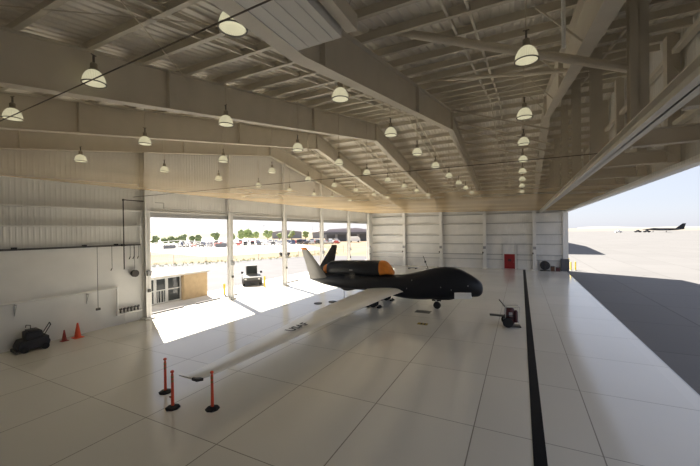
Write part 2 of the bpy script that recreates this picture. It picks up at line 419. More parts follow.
for i in range(3):
    ya = 10.1 + 4.05*i + 0.0
    struct(MB().tube((XF-0.1, ya, 9.2), (XF-0.1, ya+4.05, ftop(ya)-0.4), 0.018, 6).build('brace_rod_beam', 'rod'))
# clad box on the near end of the fourth frame
mb = MB(); mb.box(FRX[3]-0.06, -3.55, YN+0.1, 6.75, 10.34, 11.3)
for i in range(4): mb.box(FRX[3]+0.20+0.33*i, FRX[3]+0.215+0.33*i, YN+0.1, 6.75, 10.325, 10.34)
struct(mb.build('clad_beam', 'wall'))
struct(MB().box(-3.45, -3.2, YN+0.1, 6.85, 10.45, 10.8).build('channel_beam', 'steel'))
struct(MB().box(-3.1, -1.3, YN+0.1, 6.0, 11.0, 11.06).build('soffit_ceiling', 'wall'))

# ------------------------------------------------------------------ netting
def netz(x): return 8.62 - 0.018*x
mb = MB(); nx, ny = 30, 56; vs = []
for i in range(nx+1):
    for j in range(ny+1):
        x = XW+0.2 + (XF-0.1-XW-0.2)*i/nx; y = YN+0.2 + (YB-YN-0.5)*j/ny
        sag = 0.06*abs(math.sin(PI*(y+0.6)/7.0))*abs(math.sin(PI*(x-XW)/6.2))
        vs.append((x, y, netz(x)-sag))
fs = [(i*(ny+1)+j, (i+1)*(ny+1)+j, (i+1)*(ny+1)+j+1, i*(ny+1)+j+1) for i in range(nx) for j in range(ny)]
mb.add(vs, fs)
tag(mb.build('bird_netting', 'net', smooth=True), 'fine tan see-through netting stretched level below the roof frames', 'netting')
def cable(name, a, b, label):
    tag(MB().tube(a, b, 0.014, 6).build(name, 'cable'), label, 'cable')
cable('net_cable', (XW+0.2, 4.28, 9.0), (PX-0.4, 3.27, 9.0), 'thin dark support cable crossing under the nearest roof bay, passing the big near lamp')
cable('net_cable', (XW+0.2, 14.0, 8.5), (PX-0.4, 14.0, 8.5), 'thin dark support cable of the netting, the one farther from the camera')

# ------------------------------------------------------------------ high-bay lamps
def make_lamp(x, y, z, rowname, nth):
    r = empty('pendant_lamp', (x, y, z))
    g = [(0.33,-0.25),(0.345,-0.22),(0.335,-0.12),(0.30,0.0),(0.24,0.11),(0.17,0.18),(0.12,0.21)]
    g = [(0.02,-0.19),(0.20,-0.215),(0.31,-0.262)] + g
    MB().lathe(g, n=28).build('glass_dome', 'globe', r, smooth=True)
    MB().lathe([(0.335,-0.27),(0.37,-0.27),(0.375,-0.245),(0.345,-0.23),(0.335,-0.27)], n=28, cap=False).build('rim_ring', 'dark_steel', r, smooth=True)
    MB().lathe([(0.10,0.20),(0.15,0.21),(0.15,0.24),(0.11,0.27),(0.11,0.44),(0.06,0.48)], n=18).build('ballast_housing', 'housing', r, smooth=True)
    for ch in list(r.children): ch.scale = (0.84, 0.84, 0.82)
    MB().tube((0,0,0.40), (0,0,0.62), 0.03, 8).tube((-0.08,0,0.62),(0.08,0,0.62),0.015,6).build('hook', 'dark_steel', r)
    return r
def stem_of(lamp, x, y, z):
    h = ftop(y) + 0.02 - z
    MB().tube((0,0,0.6), (0,0,h), 0.018, 8).build('stem', 'rod', lamp)
ORD = ['nearest', 'second nearest', 'third nearest', 'fourth nearest', 'fifth nearest', 'sixth nearest', 'seventh nearest', 'eighth nearest', 'farthest']
rows = [(0.18, 10.8, 'row over the black stripe', [10.5,15.8,20.8,26.0,31.4,36.4,42.0,48.6]),
        (-5.55, 10.78, 'row beside the fourth roof frame', [5.55,10.4,15.5,20.2,25.1,30.4,35.6,40.4,45.8]),
        (-11.05, 10.75, 'row above the aircraft tail', [5.6,10.45,15.6,20.4,25.1,29.9,34.9,39.8,45.2]),
        (-17.1, 10.78, 'row between aircraft and end doors', [5.85,10.8,15.9,20.7,25.7,30.5,35.6,41.1,46.0]),
        (-22.4, 10.55, 'row along the end door wall', [10.5,15.5,20.3,25.1,30.0,34.9,39.3,44.5])]
proto = None
for x, z, nm, ys in rows:
    for i, y in enumerate(ys):
        o = [None]*0
        lab = 'lit glass dome lamp, %s in the %s' % (ORD[min(i, 8)] if i < len(ys)-1 else 'farthest', nm)
        if proto is None:
            proto = make_lamp(x, y, z, nm, i); tag(proto, lab, 'lamp', 'high bay lamps under the roof'); lamp = proto; bare = True
        else:
            lamp = proto.copy(); COL.objects.link(lamp); lamp.location = (x+0.05*(i==0), y-0.12*(i==0), z-0.18*(i==0)); lamp.rotation_euler = (0,0,random.random()*3); lamp['label'] = lab
            for ch in children(proto):
                if ch.name.startswith('stem'): continue
                c = ch.copy(); COL.objects.link(c); c.parent = lamp
        stem_of(lamp, x, y, z)

# ------------------------------------------------------------------ the aircraft
AY = 26.0
jet = empty('drone_aircraft', (-9.0, AY, 0), label='dark navy unmanned aircraft with bulbous nose, long pale wings and V tail', cat='aircraft')
AX = 9.0
def ring(x, zt, zb, w, n=28, p=2.3, dy=0.0):
    cz, h = (zt+zb)/2, (zt-zb)/2; out = []
    for i in range(n):
        t = 2*PI*i/n; c, s_ = math.cos(t), math.sin(t)
        out.append((x+AX, dy + w*math.copysign(abs(c)**(2/p), c), cz + h*math.copysign(abs(s_)**(2/p), s_)))
    return out
def interp(tab, k=4):
    """Catmull-Rom refinement of a table of section values"""
    out = []
    for i in range(len(tab)-1):
        p0, p1, p2, p3 = tab[max(i-1,0)], tab[i], tab[i+1], tab[min(i+2, len(tab)-1)]
        for j in range(k):
            t = j/k
            out.append(tuple(0.5*((2*b)+(-a+c)*t+(2*a-5*b+4*c-d)*t*t+(-a+3*b-3*c+d)*t**3) for a,b,c,d in zip(p0,p1,p2,p3)))
    out.append(tab[-1]); return out
FUS = [(-2.46,1.80,1.60,0.08),(-2.52,2.02,1.36,0.26),(-2.70,2.26,1.17,0.42),(-3.0,2.50,1.10,0.55),(-3.4,2.75,1.08,0.64),(-4.1,3.08,1.0,0.71),(-4.8,3.20,0.86,0.74),(-5.7,3.13,0.73,0.75),
       (-6.9,2.83,0.60,0.74),(-8.2,2.52,0.60,0.73),(-9.3,2.42,0.74,0.70),(-10.5,2.40,0.95,0.70),(-12.0,2.40,1.02,0.68),(-13.5,2.40,1.0,0.62),(-15.0,2.35,1.16,0.52),(-16.2,2.2,1.38,0.38),(-17.1,2.0,1.62,0.2),(-17.3,1.9,1.72,0.06)]
MB().loft([ring(*r) for r in interp(FUS)]).build('fuselage', 'navy', jet, smooth=True)
NAC = [(-15.25,3.15,2.25,0.42),(-14.9,3.36,2.2,0.52),(-14.0,3.45,2.15,0.60),(-12.5,3.50,2.12,0.64),(-11.0,3.53,2.15,0.64),(-10.25,3.52,2.25,0.62)]
nac = MB().loft([ring(*r, p=2.8) for r in interp(NAC)]).build('engine_nacelle', 'navy', jet, smooth=True)
MB().loft([ring(x, 2.46, 2.42, w+0.012, p=2.8) for x, w in ((-15.1,0.49),(-14.0,0.605),(-12.5,0.645),(-11.0,0.645),(-10.3,0.625))]).build('seam', 'navy2', nac)
INT = [(-10.27,3.54,2.3,0.635),(-10.0,3.52,2.38,0.625),(-9.75,3.38,2.42,0.59),(-9.45,3.02,2.42,0.5),(-9.22,2.70,2.42,0.30)]
o = MB().loft([ring(*r, p=2.6) for r in interp(INT, 3)]).build('intake_cover', 'orange', jet, smooth=True); o['label'] = 'orange engine intake cover'
o = MB().loft([ring(*r, p=2.4) for r in ((-15.22,3.12,2.28,0.41),(-15.5,3.05,2.3,0.38),(-15.68,2.9,2.4,0.26))]).build('exhaust_cover', 'orange', jet, smooth=True); o['label'] = 'orange exhaust cover'
o = MB().prism([(-4.36+AX,1.42),(-3.20+AX,1.47),(-3.20+AX,1.03),(-4.36+AX,0.93)], -0.62, 0.62, 'y').build('sensor_cover', 'white', jet, bevel=0.02); o['label'] = 'white cover under the nose'
MB().loft([ring(*r) for r in interp([(-4.4,1.1,0.86,0.3),(-4.8,1.1,0.74,0.42),(-5.6,1.1,0.68,0.42),(-6.1,1.1,0.68,0.3)],3)]).build('ventral_fairing', 'navy', jet, smooth=True)
MB().loft([ring(*r) for r in interp([(-12.7,1.2,0.98,0.1),(-13.1,1.2,0.88,0.2),(-13.6,1.2,0.84,0.22),(-14.1,1.3,1.0,0.1)],3)]).build('tail_fairing', 'navy', jet, smooth=True)
# wings
def airfoil(le, te, y, z, t, n=9):
    pts = []
    for k in range(n):
        u = k/(n-1); th = t*(2.97*math.sqrt(u)*0.5 - 0.63*u - 1.76*u*u + 1.42*u**3 - 0.5075*u**4)*1.0
        pts.append((u, max(th, 0.0)))
    up = [(le+(te-le)*u + AX, y-AY, z + th*1.15 + 0.008) for u, th in pts]
    lo = [(le+(te-le)*u + AX, y-AY, z - th*0.75 - 0.008) for u, th in reversed(pts)]
    return up + lo
def wing(side):
    st = [(25.6, -8.1, -11.3, 1.22, 0.4), (24.9, -8.3, -11.25, 1.22, 0.38), (23.048, -8.518, -11.223, 1.22, 0.34), (20.615, -8.741, -11.237, 1.2, 0.3), (15.786, -9.183, -11.205, 1.13, 0.24), (11.585, -9.5, -10.827, 1.05, 0.18), (8.723, -9.681, -10.617, 1.0, 0.12), (8.032, -9.766, -10.585, 1.0, 0.1), (7.868, -9.968, -10.768, 1.0, 0.05)]
    rg = [airfoil(le, te, y if side < 0 else 2*AY-y, z, t) for y, le, te, z, t in st]
    w = MB().loft(rg).build('wing', 'lgrey', jet, smooth=True); w['label'] = 'long pale grey wing'
    sy = lambda y: (y if side < 0 else 2*AY-y) - AY
    MB().prism([(-9.72+AX, sy(8.02)), (-10.1+AX, sy(8.02)), (-10.1+AX, sy(7.86)), (-9.84+AX, sy(7.86))], 0.95, 1.045, 'z').build('tip_light', 'black', w)
    return w
wn = wing(-1); wing(1)
def lettering(name, body, size, loc, rot, m, parent):
    cu = bpy.data.curves.new(name, 'FONT'); cu.body = body; cu.size = size; cu.extrude = 0.004; cu.align_x = 'CENTER'; cu.align_y = 'CENTER'; cu.offset = 0.015
    t = bpy.data.objects.new('source_text', cu); COL.objects.link(t); bpy.context.view_layer.update()
    me = bpy.data.meshes.new_from_object(t.evaluated_get(bpy.context.evaluated_depsgraph_get())); bpy.data.objects.remove(t)
    me.materials.clear(); me.materials.append(M[m])
    o = bpy.data.objects.new(name, me); COL.objects.link(o); o.location = loc; o.rotation_euler = rot; o.parent = parent
    return o
lettering('lettering', 'USAF', 0.66, (-9.88+AX, 13.75-AY, 1.292), (0, math.radians(0), PI/2), 'black', wn)
# V tail
def fin(side):
    def sec(le, te, y, z, t):
        n = Vector((0, side*0.80, 0.0)); pts = []
        for u, th in ((0,0),(0.1,0.7),(0.3,1),(0.6,0.75),(1,0.06),(0.6,-0.75),(0.3,-1),(0.1,-0.7)):
            p = Vector((le+(te-le)*u + AX, side*(abs(y-AY)), z)); nn = Vector((0, 0.8, -0.6*side)) if side > 0 else Vector((0, 0.8, 0.6))
            pts.append(p + nn*th*t)
        return pts
    rg = [sec(-15.15,-17.1,25.75,1.75,0.09), sec(-15.45,-16.75,24.6,3.2,0.07), sec(-15.78,-16.42,23.5,4.5,0.05)]
    f = MB().loft(rg).build('tail_fin', 'tail_lit' if side < 0 else 'navy', jet, smooth=True)  # lit and unlit fin told apart by colour, near one lighter
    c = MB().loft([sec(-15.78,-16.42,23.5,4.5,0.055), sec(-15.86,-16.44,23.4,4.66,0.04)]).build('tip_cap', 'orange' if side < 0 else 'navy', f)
    if side < 0: f['label'] = 'tail fin coloured grey as if sunlit with orange tip'
fin(-1); fin(1)
# emblem on the side
e = MB().lathe([(0.30,-0.005),(0.30,0.005)], n=28, axis='y').build('roundel', 'navy2', jet, loc=(-12.6+AX, -0.672, 2.22))
e.rotation_euler = (math.radians(3), 0, 0)
star = [((0.24 if i % 2 == 0 else 0.10)*math.cos(PI/2+PI*i/5), (0.24 if i % 2 == 0 else 0.10)*math.sin(PI/2+PI*i/5)) for i in range(10)]
MB().prism(star, -0.012, -0.006, 'y').build('star', 'dark_steel', e)
mb = MB(); mb.box(-0.62,-0.32,-0.008,0.0,-0.08,0.08); mb.box(0.32,0.62,-0.008,0.0,-0.08,0.08); mb.build('bar', 'navy2', e)
for x, z in ((-12.75,2.72),):
    MB().cbox(x+AX, -0.655, z, 0.3, 0.02, 0.05).build('warning_label', 'bgrey', jet)
for x, z, yy in ((-7.9,1.5,-0.735),(-5.3,1.75,-0.745),(-4.55,1.6,-0.735),(-3.4,1.95,-0.635),(-7.5,2.15,-0.69)):
    MB().cbox(x+AX, yy, z, 0.05, 0.03, 0.09).build('access_marking', 'bgrey', jet)
# landing gear
def wheel(mbt, mbh, c, r, w):
    cx, cy, cz = c
    mbt.lathe([(r*0.55,-w/2),(r*0.85,-w/2),(r,-w*0.3),(r,w*0.3),(r*0.85,w/2),(r*0.55,w/2)], c, n=22, axis='y')
    mbh.lathe([(0.02,-w*0.42),(r*0.56,-w*0.42),(r*0.56,w*0.42),(0.02,w*0.42)], c, n=16, axis='y')
ng = MB().tube((-5.72+AX,0,0.3),(-5.95+AX,0,0.95),0.05,10).tube((-5.72+AX,-0.02,0.28),(-5.72+AX,0.12,0.28),0.03,8).bar((-6.3+AX,0,1.0),(-5.85+AX,0,0.6),0.04,0.04).build('nose_gear', 'white_steel', jet)
a, b = MB(), MB(); wheel(a, b, (-5.72+AX, -0.12, 0.28), 0.28, 0.17); w_ = a.build('wheel', 'tyre', ng, smooth=True); b.build('hub', 'white_steel', ng, smooth=True)
MB().box(-6.2+AX,-5.5+AX,0.24,0.26,0.5,1.0).build('gear_door', 'navy', ng)
for yy in (-1.45, 1.45):
    mg = MB().tube((-10.35+AX, yy, 0.3),(-10.3+AX, yy*0.93, 1.2),0.07,10).bar((-10.35+AX, yy, 0.35),(-9.8+AX, yy*0.9, 1.15),0.05,0.05).build('main_gear', 'white_steel', jet)
    a, b = MB(), MB()
    for d in (-0.17, 0.17): wheel(a, b, (-10.35+AX, yy+d, 0.31), 0.31, 0.2)
    a.build('wheel', 'tyre', mg, smooth=True); b.build('hub', 'dark_steel', mg, smooth=True)
    MB().box(-10.8+AX,-9.9+AX, yy*1.18-0.02, yy*1.18+0.02, 0.45, 1.15).build('gear_door', 'navy', mg)
st = empty('tail_stand', (-13.75, 26.0, 0), label='thin upright support stand under the aircraft tail', cat='stand')
MB().tube((0,0,0.04),(0,0,0.86),0.035,8).build('pole', 'galv', st); MB().lathe([(0.24,0),(0.24,0.02),(0.04,0.05)], n=16).build('base_plate', 'dark_steel', st)
for px_, py_, l in ((-14.3,24.9,'dark oval drip tray on the floor under the aircraft tail'),(-15.1,23.9,'small dark drip tray on the floor, the one nearer the door openings')):
    tag(MB().lathe([(0.30,0.0),(0.34,0.0),(0.34,0.04),(0.30,0.015)], n=20).build('drip_tray', 'dark_steel', loc=(px_,py_,0)), l, 'tray')
for yy, l in ((24.55,'pair of black wheel chocks by the near main wheels'),(27.45,'pair of black wheel chocks by the far main wheels')):
    ck = empty('wheel_chock', (-10.35, yy, 0), label=l, cat='wheel chock')
    for s_ in (-1, 1): MB().prism([(s_*0.33,0),(s_*0.62,0),(s_*0.40,0.16)], -0.3, 0.3, 'y').build('chock_block', 'black', ck)

# ------------------------------------------------------------------ floor plates
p_ = MB().box(-0.55,0.55,-0.38,0.38,0,0.012).build('floor_grate', 'grate', loc=(-6.45,24.55,0)); tag(p_, 'dark rectangular drain grate in the floor in front of the nose wheel', 'floor grate')
p_.rotation_euler = (0,0,0)
tp = empty('tie_down_plate', (-5.65, 21.35, 0), label='small yellow and black tie-down plate on the floor nearer than the grate', cat='floor plate')
MB().box(-0.32,0.32,-0.2,0.2,0,0.012).build('plate', 'gold', tp)
MB().box(-0.12,-0.02,-0.18,0.18,0.012,0.016).box(0.1,0.18,-0.18,0.18,0.012,0.016).build('stripe', 'black', tp)

# ------------------------------------------------------------------ orange posts
def post(x, y, label):
    r = empty('delineator_post', (x, y, 0), label=label, cat='safety post', group='orange safety posts around the near wing tip')
    MB().lathe([(0.02,0.0),(0.235,0.0),(0.24,0.03),(0.20,0.06),(0.09,0.08),(0.05,0.10)], n=8).build('rubber_base', 'tyre', r)
    MB().lathe([(0.052,0.09),(0.048,0.5),(0.044,1.15),(0.03,1.18),(0.022,1.21)], n=16).build('post_tube', 'redorange', r, smooth=True)
    MB().lathe([(0.02,1.20),(0.05,1.22),(0.062,1.25),(0.055,1.28),(0.03,1.30)], n=16).build('knob', 'redorange', r, smooth=True)
    for z in (0.90, 1.04): MB().lathe([(0.047,z),(0.048,z+0.005),(0.046,z+0.075),(0.045,z+0.08)], n=16).build('reflective_band', 'refl', r, smooth=True)
    return r
post(-12.03, 8.22, 'orange-red safety post with black base, rear one of the two close together')
post(-10.72, 7.58, 'orange-red safety post with black base, front one of the two close together')
post(-9.42, 8.12, 'orange-red safety post with black base, standing alone in front of the wing')
tag(MB().box(-0.1,0.1,-0.03,0.03,0,0.03).build('wood_scrap', 'brown', loc=(-11.45,8.05,0)), 'small brown scrap lying between the paired safety posts', 'scrap')

# ------------------------------------------------------------------ cones
def cone(x, y, h, m, label):
    r = empty('traffic_cone', (x, y, 0), label=label, cat='traffic cone')
    s_ = h/0.7
    MB().lathe([(0.14*s_,0.03*s_),(0.135*s_,0.06*s_),(0.035*s_,h-0.02),(0.03*s_,h),(0.01,h)], n=24).build('cone_body', m, r, smooth=True)
    MB().box(-0.19*s_,0.19*s_,-0.19*s_,0.19*s_,0,0.035*s_).build('cone_base', m, r, bevel=0.01)
    if m == 'conered': MB().lathe([(0.118*s_,0.13*s_),(0.088*s_,0.30*s_)], n=24).build('dark_collar', 'black', r, smooth=True)
cone(-23.05, 10.4, 0.86, 'coneorange', 'bright orange traffic cone against the wall, the taller one')
cone(-23.05, 9.75, 0.62, 'conered', 'dark red traffic cone against the wall, the shorter one')

# ------------------------------------------------------------------ black machine by the wall
mc = empty('floor_scrubber', (-22.95, 8.3, 0), PI/2 - 0.1, label='black wheeled machine with bar handle parked against the grey wall', cat='cleaning machine')
MB().prism([(-0.62,0.12),(0.58,0.12),(0.66,0.40),(0.60,0.50),(0.60,0.68),(-0.52,0.60),(-0.66,0.30)], -0.45, 0.45, 'y').build('machine_body', 'black', mc, bevel=0.05)
MB().box(-0.32,0.36,-0.34,0.34,0.6,1.0).build('engine_cover', 'black', mc, bevel=0.06)
MB().box(-0.22,0.26,-0.28,0.28,1.0,1.07).build('lid', 'dark_steel', mc, bevel=0.03)
MB().path([(0.42,-0.2,0.65),(0.72,-0.2,1.18),(0.78,0.2,1.22),(0.45,0.2,0.65)],0.025).build('handle', 'dark_steel', mc)
MB().path([(-0.05,0,1.05),(-0.05,0,1.28),(-0.22,0,1.33),(-0.24,0,1.2)],0.02).build('hose_hook', 'dark_steel', mc)
MB().box(-0.72,-0.58,-0.5,0.5,0.02,0.16).build('squeegee', 'dark_steel', mc)
for x_ in (-0.4, 0.42):
    for y_ in (-0.46, 0.46): MB().lathe([(0.03,-0.05),(0.16,-0.05),(0.16,0.05),(0.03,0.05)], (x_, y_, 0.16), n=18, axis='y').build('wheel', 'tyre', mc, smooth=True)

# ------------------------------------------------------------------ wheeled extinguisher near the stripe
ex = empty('wheeled_extinguisher', (-0.75, 23.0, 0), 0.15, label='dark red wheeled fire extinguisher cart with tow bar beside the black stripe', cat='fire extinguisher')
MB().lathe([(0.05,0.14),(0.22,0.16),(0.27,0.26),(0.27,0.98),(0.20,1.10),(0.06,1.16)], (0.12,0,0.02), n=22).build('tank', 'maroon', ex, smooth=True)
MB().lathe([(0.03,0.3),(0.11,0.32),(0.11,0.95),(0.05,1.05)], (0.42,-0.18,0), n=16).build('gas_bottle', 'maroon', ex, smooth=True)
MB().cbox(0.12,-0.275,0.78,0.2,0.01,0.26).build('instruction_plate', 'bgrey', ex)
fr = MB().path([(-0.2,-0.3,0.3),(-0.15,-0.3,1.22),(0.62,-0.3,1.25),(0.55,-0.3,0.3)],0.022).path([(-0.2,0.3,0.3),(-0.15,0.3,1.22),(0.62,0.3,1.25),(0.55,0.3,0.3)],0.022).path([(-0.15,-0.3,1.22),(-0.15,0.3,1.22)],0.022).path([(0.62,-0.3,1.25),(0.62,0.3,1.25)],0.022).build('frame', 'galv', ex)
MB().path([(-0.18,0,1.2),(-0.5,0,1.62)],0.03).build('handle', 'dark_steel', ex)
MB().bar((-0.2,0,0.62),(-1.05,-0.02,0.66),0.22,0.10).build('tow_bar', 'dark_steel', ex)
for y_ in (-0.4, 0.4):
    w_ = MB().lathe([(0.16,-0.05),(0.27,-0.05),(0.30,-0.02),(0.30,0.02),(0.27,0.05),(0.16,0.05)], (-0.05,y_,0.30), n=22, axis='y').build('wheel', 'tyre', ex, smooth=True)
    MB().lathe([(0.02,-0.03),(0.17,-0.03),(0.17,0.03),(0.02,0.03)], (-0.05,y_,0.30), n=14, axis='y').build('hub', 'maroon', w_)
MB().box(0.1,0.70,-0.28,0.28,0.02,0.07).build('foot_plate', 'dark_steel', ex)
MB().path([(0.12+0.34*math.cos(t*0.5),0.34*math.sin(t*0.5),0.45+t*0.012) for t in range(26)],0.03,6).build('hose', 'black', ex)

# ------------------------------------------------------------------ fittings on the left wall
X0 = XW + 0.06
ap = empty('air_pipe', (X0, 0, 0), label='white air pipe along the left wall dropping to a valve manifold', cat='pipe')
MB().path([(0.2,-0.5,2.47),(0.2,12.85,2.47),(0.2,12.85,0.74),(0.2,14.45,0.74)],0.065,12).build('pipe_run', 'white_steel', ap, smooth=True)
for y in (12.85,): MB().lathe([(0.09,-0.09),(0.09,0.09)], (0.2,y,2.47), n=12).lathe([(0.09,-0.09),(0.09,0.09)], (0.2,y,0.74), n=12).build('elbow', 'white_steel', ap)
for y in (1.5, 4.8, 8.05, 11.35):
    MB().bar((0,y-0.15,2.35),(0.26,y-0.15,2.35),0.04,0.05).bar((0,y-0.15,2.35),(0,y-0.15,1.75),0.04,0.05).bar((0.24,y-0.15,2.33),(0.0,y-0.15,1.8),0.03,0.03).build('bracket', 'galv', ap)
for i in range(6):
    y = 13.05+0.225*i
    v = MB().tube((0.2,y,0.78),(0.2,y,1.02),0.05,8).tube((0.12,y,1.02),(0.34,y,1.05),0.05,8).build('valve', 'dark_steel', ap)
    MB().lathe([(0.06,-0.01),(0.06,0.01)], (0.3,y,1.12), n=10).build('valve_wheel', 'black', v)
MB().tube((0.25,13.3,0.7),(0.3,13.2,0.02),0.02,6).build('hose', 'white_steel', ap)
MB().tube((0.25,14.1,0.7),(0.3,14.15,0.02),0.02,6).build('hose', 'white_steel', ap)
def drop(y, zt, zb, r, name, label, end=None):
    g = empty(name, (X0+(0.36 if end == 'box' else 0.16), y, 0), label=label, cat=name.replace('_', ' '))
    MB().tube((0,0,zt),(0,0,zb),r,8).build('cord', 'dark_steel' if r < 0.03 else 'galv', g)
    if end == 'box': MB().cbox(0,0,zb-0.08,0.12,0.22,0.14).build('socket_box', 'dark_steel', g)
    if end == 'nozzle': MB().tube((0,0,zb),(0,-0.08,zb-0.16),0.03,8).build('nozzle', 'dark_steel', g)
    if end == 'pipe': MB().tube((0,0,zb),(0,0,zb-0.12),0.05,8).build('end_cap', 'dark_steel', g)
drop(11.65, 5.2, 1.45, 0.015, 'power_drop', 'long cord hanging from the wall ledge to a socket box, beside the orange cone', 'box')
drop(12.6, 5.2, 3.8, 0.014, 'air_hose', 'short hanging hose left of the tall dark pipe', 'nozzle')
drop(13.75, 5.2, 4.45, 0.012, 'air_hose', 'first short hose hanging right of the tall dark pipe', 'nozzle')
drop(14.0, 5.2, 4.45, 0.012, 'air_hose', 'middle short hose hanging right of the tall dark pipe', 'nozzle')
drop(14.3, 5.2, 4.45, 0.012, 'air_hose', 'short hose hanging closest to the wall column', 'nozzle')
vp = empty('riser_pipe', (X0+0.3, 13.27, 0), label='tall dark vertical pipe on the upper left wall with horizontal top run', cat='pipe')
MB().path([(0,0,3.65),(0,0,8.25),(0,1.35,8.25)],0.035,8).build('pipe_run', 'dark_steel', vp); MB().lathe([(0.06,-0.06),(0.06,0.06)],(0,0,8.25),n=10).build('elbow', 'dark_steel', vp)
MB().cbox(-0.1,0,5.25,0.2,0.16,0.14).build('clamp', 'dark_steel', vp)
hp = empty('header_pipe', (X0+0.55, 15.0, 0), label='thin pipe with a drop running along the door header', cat='pipe')
MB().path([(0,0.3,8.2),(0,0.95,8.2),(0,0.95,7.78),(0,12.5,7.78)],0.03,8).build('pipe_run', 'galv', hp)
hr = empty('hose_reel', (X0+0.25, 13.98, 3.3), label='round hose reel hanging on the left wall beside the column', cat='hose reel')
MB().lathe([(0.06,-0.1),(0.24,-0.1),(0.24,-0.07),(0.16,-0.06),(0.16,0.06),(0.24,0.07),(0.24,0.1),(0.06,0.1)], n=22, axis='x').build('drum', 'dark_steel', hr, smooth=True)
MB().tube((0,0,0.22),(0,0,1.9),0.012,6).build('supply_line', 'dark_steel', hr)
for y, z, n_ in ((7.9,5.29,'first'),(11.1,5.29,'second'),(12.9,5.29,'third')):
    tag(MB().cbox(X0+0.08, y, z, 0.16, 0.2, 0.14).build('junction_box', 'black'), '%s black junction box along the dark rail on the left wall' % n_, 'junction box')
for y, pos in zip(CY, ('first','second','third','fourth','fifth','sixth')):
    b_ = empty('switch_box', (XW+0.3+0.21, y, 0), label='grey switch box on the %s column of the end doors' % pos, cat='switch box')
    MB().box(0,0.16,-0.14,0.14,3.05,3.4).build('enclosure', 'galv', b_); MB().box(0.16,0.175,-0.1,0.1,3.1,3.35).build('cover_plate', 'bgrey', b_)
    b_ = empty('fire_bell', (XW+0.3+0.21, y, 0), label='small dark call point low on the %s column of the end doors' % pos, cat='call point')
    MB().box(0,0.1,-0.09,0.09,1.9,2.1).build('enclosure', 'dark_steel', b_)
for x, pos in zip(FRX[1:], ('first','second','third','fourth')):
    b_ = empty('switch_box', (x, YB-0.5-0.31, 0), label='grey switch box on the %s column of the back wall' % pos, cat='switch box')
    MB().box(-0.18,0.18,-0.16,0,3.0,3.4).build('enclosure', 'bgrey', b_); MB().box(-0.3,-0.14,-0.14,0,2.3,2.55).build('horn', 'dark_steel', b_)

# ------------------------------------------------------------------ red door in the back wall
dr = struct(MB().box(-2.25,-0.80,YB-0.12,YB-0.05,0.04,2.22).build('door_1', 'red'))
MB().box(-1.75,-1.3,YB-0.135,YB-0.12,1.15,1.5).build('door_label', 'maroon', dr)
MB().tube((-0.95,YB-0.2,1.05),(-0.95,YB-0.12,1.05),0.03,8).build('door_handle', 'galv', dr)
mb = MB()
for x in (-2.72, -2.32, -0.74, -0.36): mb.box(x-0.04,x+0.04,YB-0.2,YB-0.04,0 if x in (-2.32,-0.74) else 0,3.72)
mb.box(-2.32,-0.74,YB-0.2,YB-0.04,2.24,2.34); mb.box(-2.7,-0.4,YB-0.2,YB-0.04,3.0,3.06)
struct(mb.build('door_frame_trim', 'white_steel'))

# ------------------------------------------------------------------ clutter in the back right corner
hc = empty('hose_cart', (3.0, 54.9, 0), label='dark round hose cart standing in the back right corner', cat='hose cart')
MB().lathe([(0.2,-0.3),(0.62,-0.3),(0.62,-0.24),(0.35,-0.22),(0.35,0.22),(0.62,0.24),(0.62,0.3),(0.2,0.3)], (0,0,0.78), n=22, axis='y').build('drum', 'black', hc, smooth=True)
MB().lathe([(0.34,-0.2),(0.5,-0.18),(0.5,0.18),(0.34,0.2)], (0,0,0.78), n=22, axis='y').build('hose', 'brown', hc, smooth=True)
MB().bar((-0.6,-0.35,0.06),(0.6,-0.35,0.06),0.06,0.08).bar((-0.6,0.35,0.06),(0.6,0.35,0.06),0.06,0.08).bar((0,-0.35,0.1),(0,-0.35,0.8),0.06,0.06).bar((0,0.35,0.1),(0,0.35,0.8),0.06,0.06).build('frame', 'dark_steel', hc)
for i, (x, y, h, m, l) in enumerate(((3.95,55.1,0.62,'brown','brown covered bin in the back right corner, left of the dark red one'),(4.55,54.95,0.5,'maroon','dark red tool box on the floor near the corner column base'))):
    g = empty('storage_bin' if i == 0 else 'tool_box', (x, y, 0), label=l, cat='bin' if i == 0 else 'tool box')
    MB().box(-0.24,0.24,-0.22,0.22,0,h).build('container', m, g, bevel=0.03); MB().box(-0.26,0.26,-0.24,0.24,h,h+0.05).build('lid', 'black', g, bevel=0.02)
    MB().path([(-0.1,0,h+0.04),(-0.1,0,h+0.12),(0.1,0,h+0.12),(0.1,0,h+0.04)],0.015,6).build('handle', 'galv', g)
ld = empty('work_stand', (-12.75, 51.8, 0), label='dark leaning pole stand beyond the aircraft nose near the back wall', cat='stand')
MB().path([(0,0,0.05),(-0.45,0,1.2),(-0.75,0,2.0)],0.05,8).build('pole', 'dark_steel', ld); MB().cbox(-0.42,0,1.1,0.22,0.2,0.3).build('motor_head', 'black', ld)
MB().lathe([(0.35,0),(0.35,0.05),(0.05,0.1)],n=14).build('base_plate', 'dark_steel', ld)
lt = empty('low_trolley', (-15.0, 51.2, 0), label='low grey flat trolley beside the leaning pole stand', cat='trolley')
MB().box(-0.7,0.7,-0.4,0.4,0.15,0.22).build('deck_board', 'bgrey', lt)
for x_ in (-0.55,0.55):
    for y_ in (-0.32,0.32): MB().lathe([(0.02,-0.03),(0.075,-0.03),(0.075,0.03),(0.02,0.03)],(x_,y_,0.075),n=12,axis='y').build('caster', 'tyre', lt)

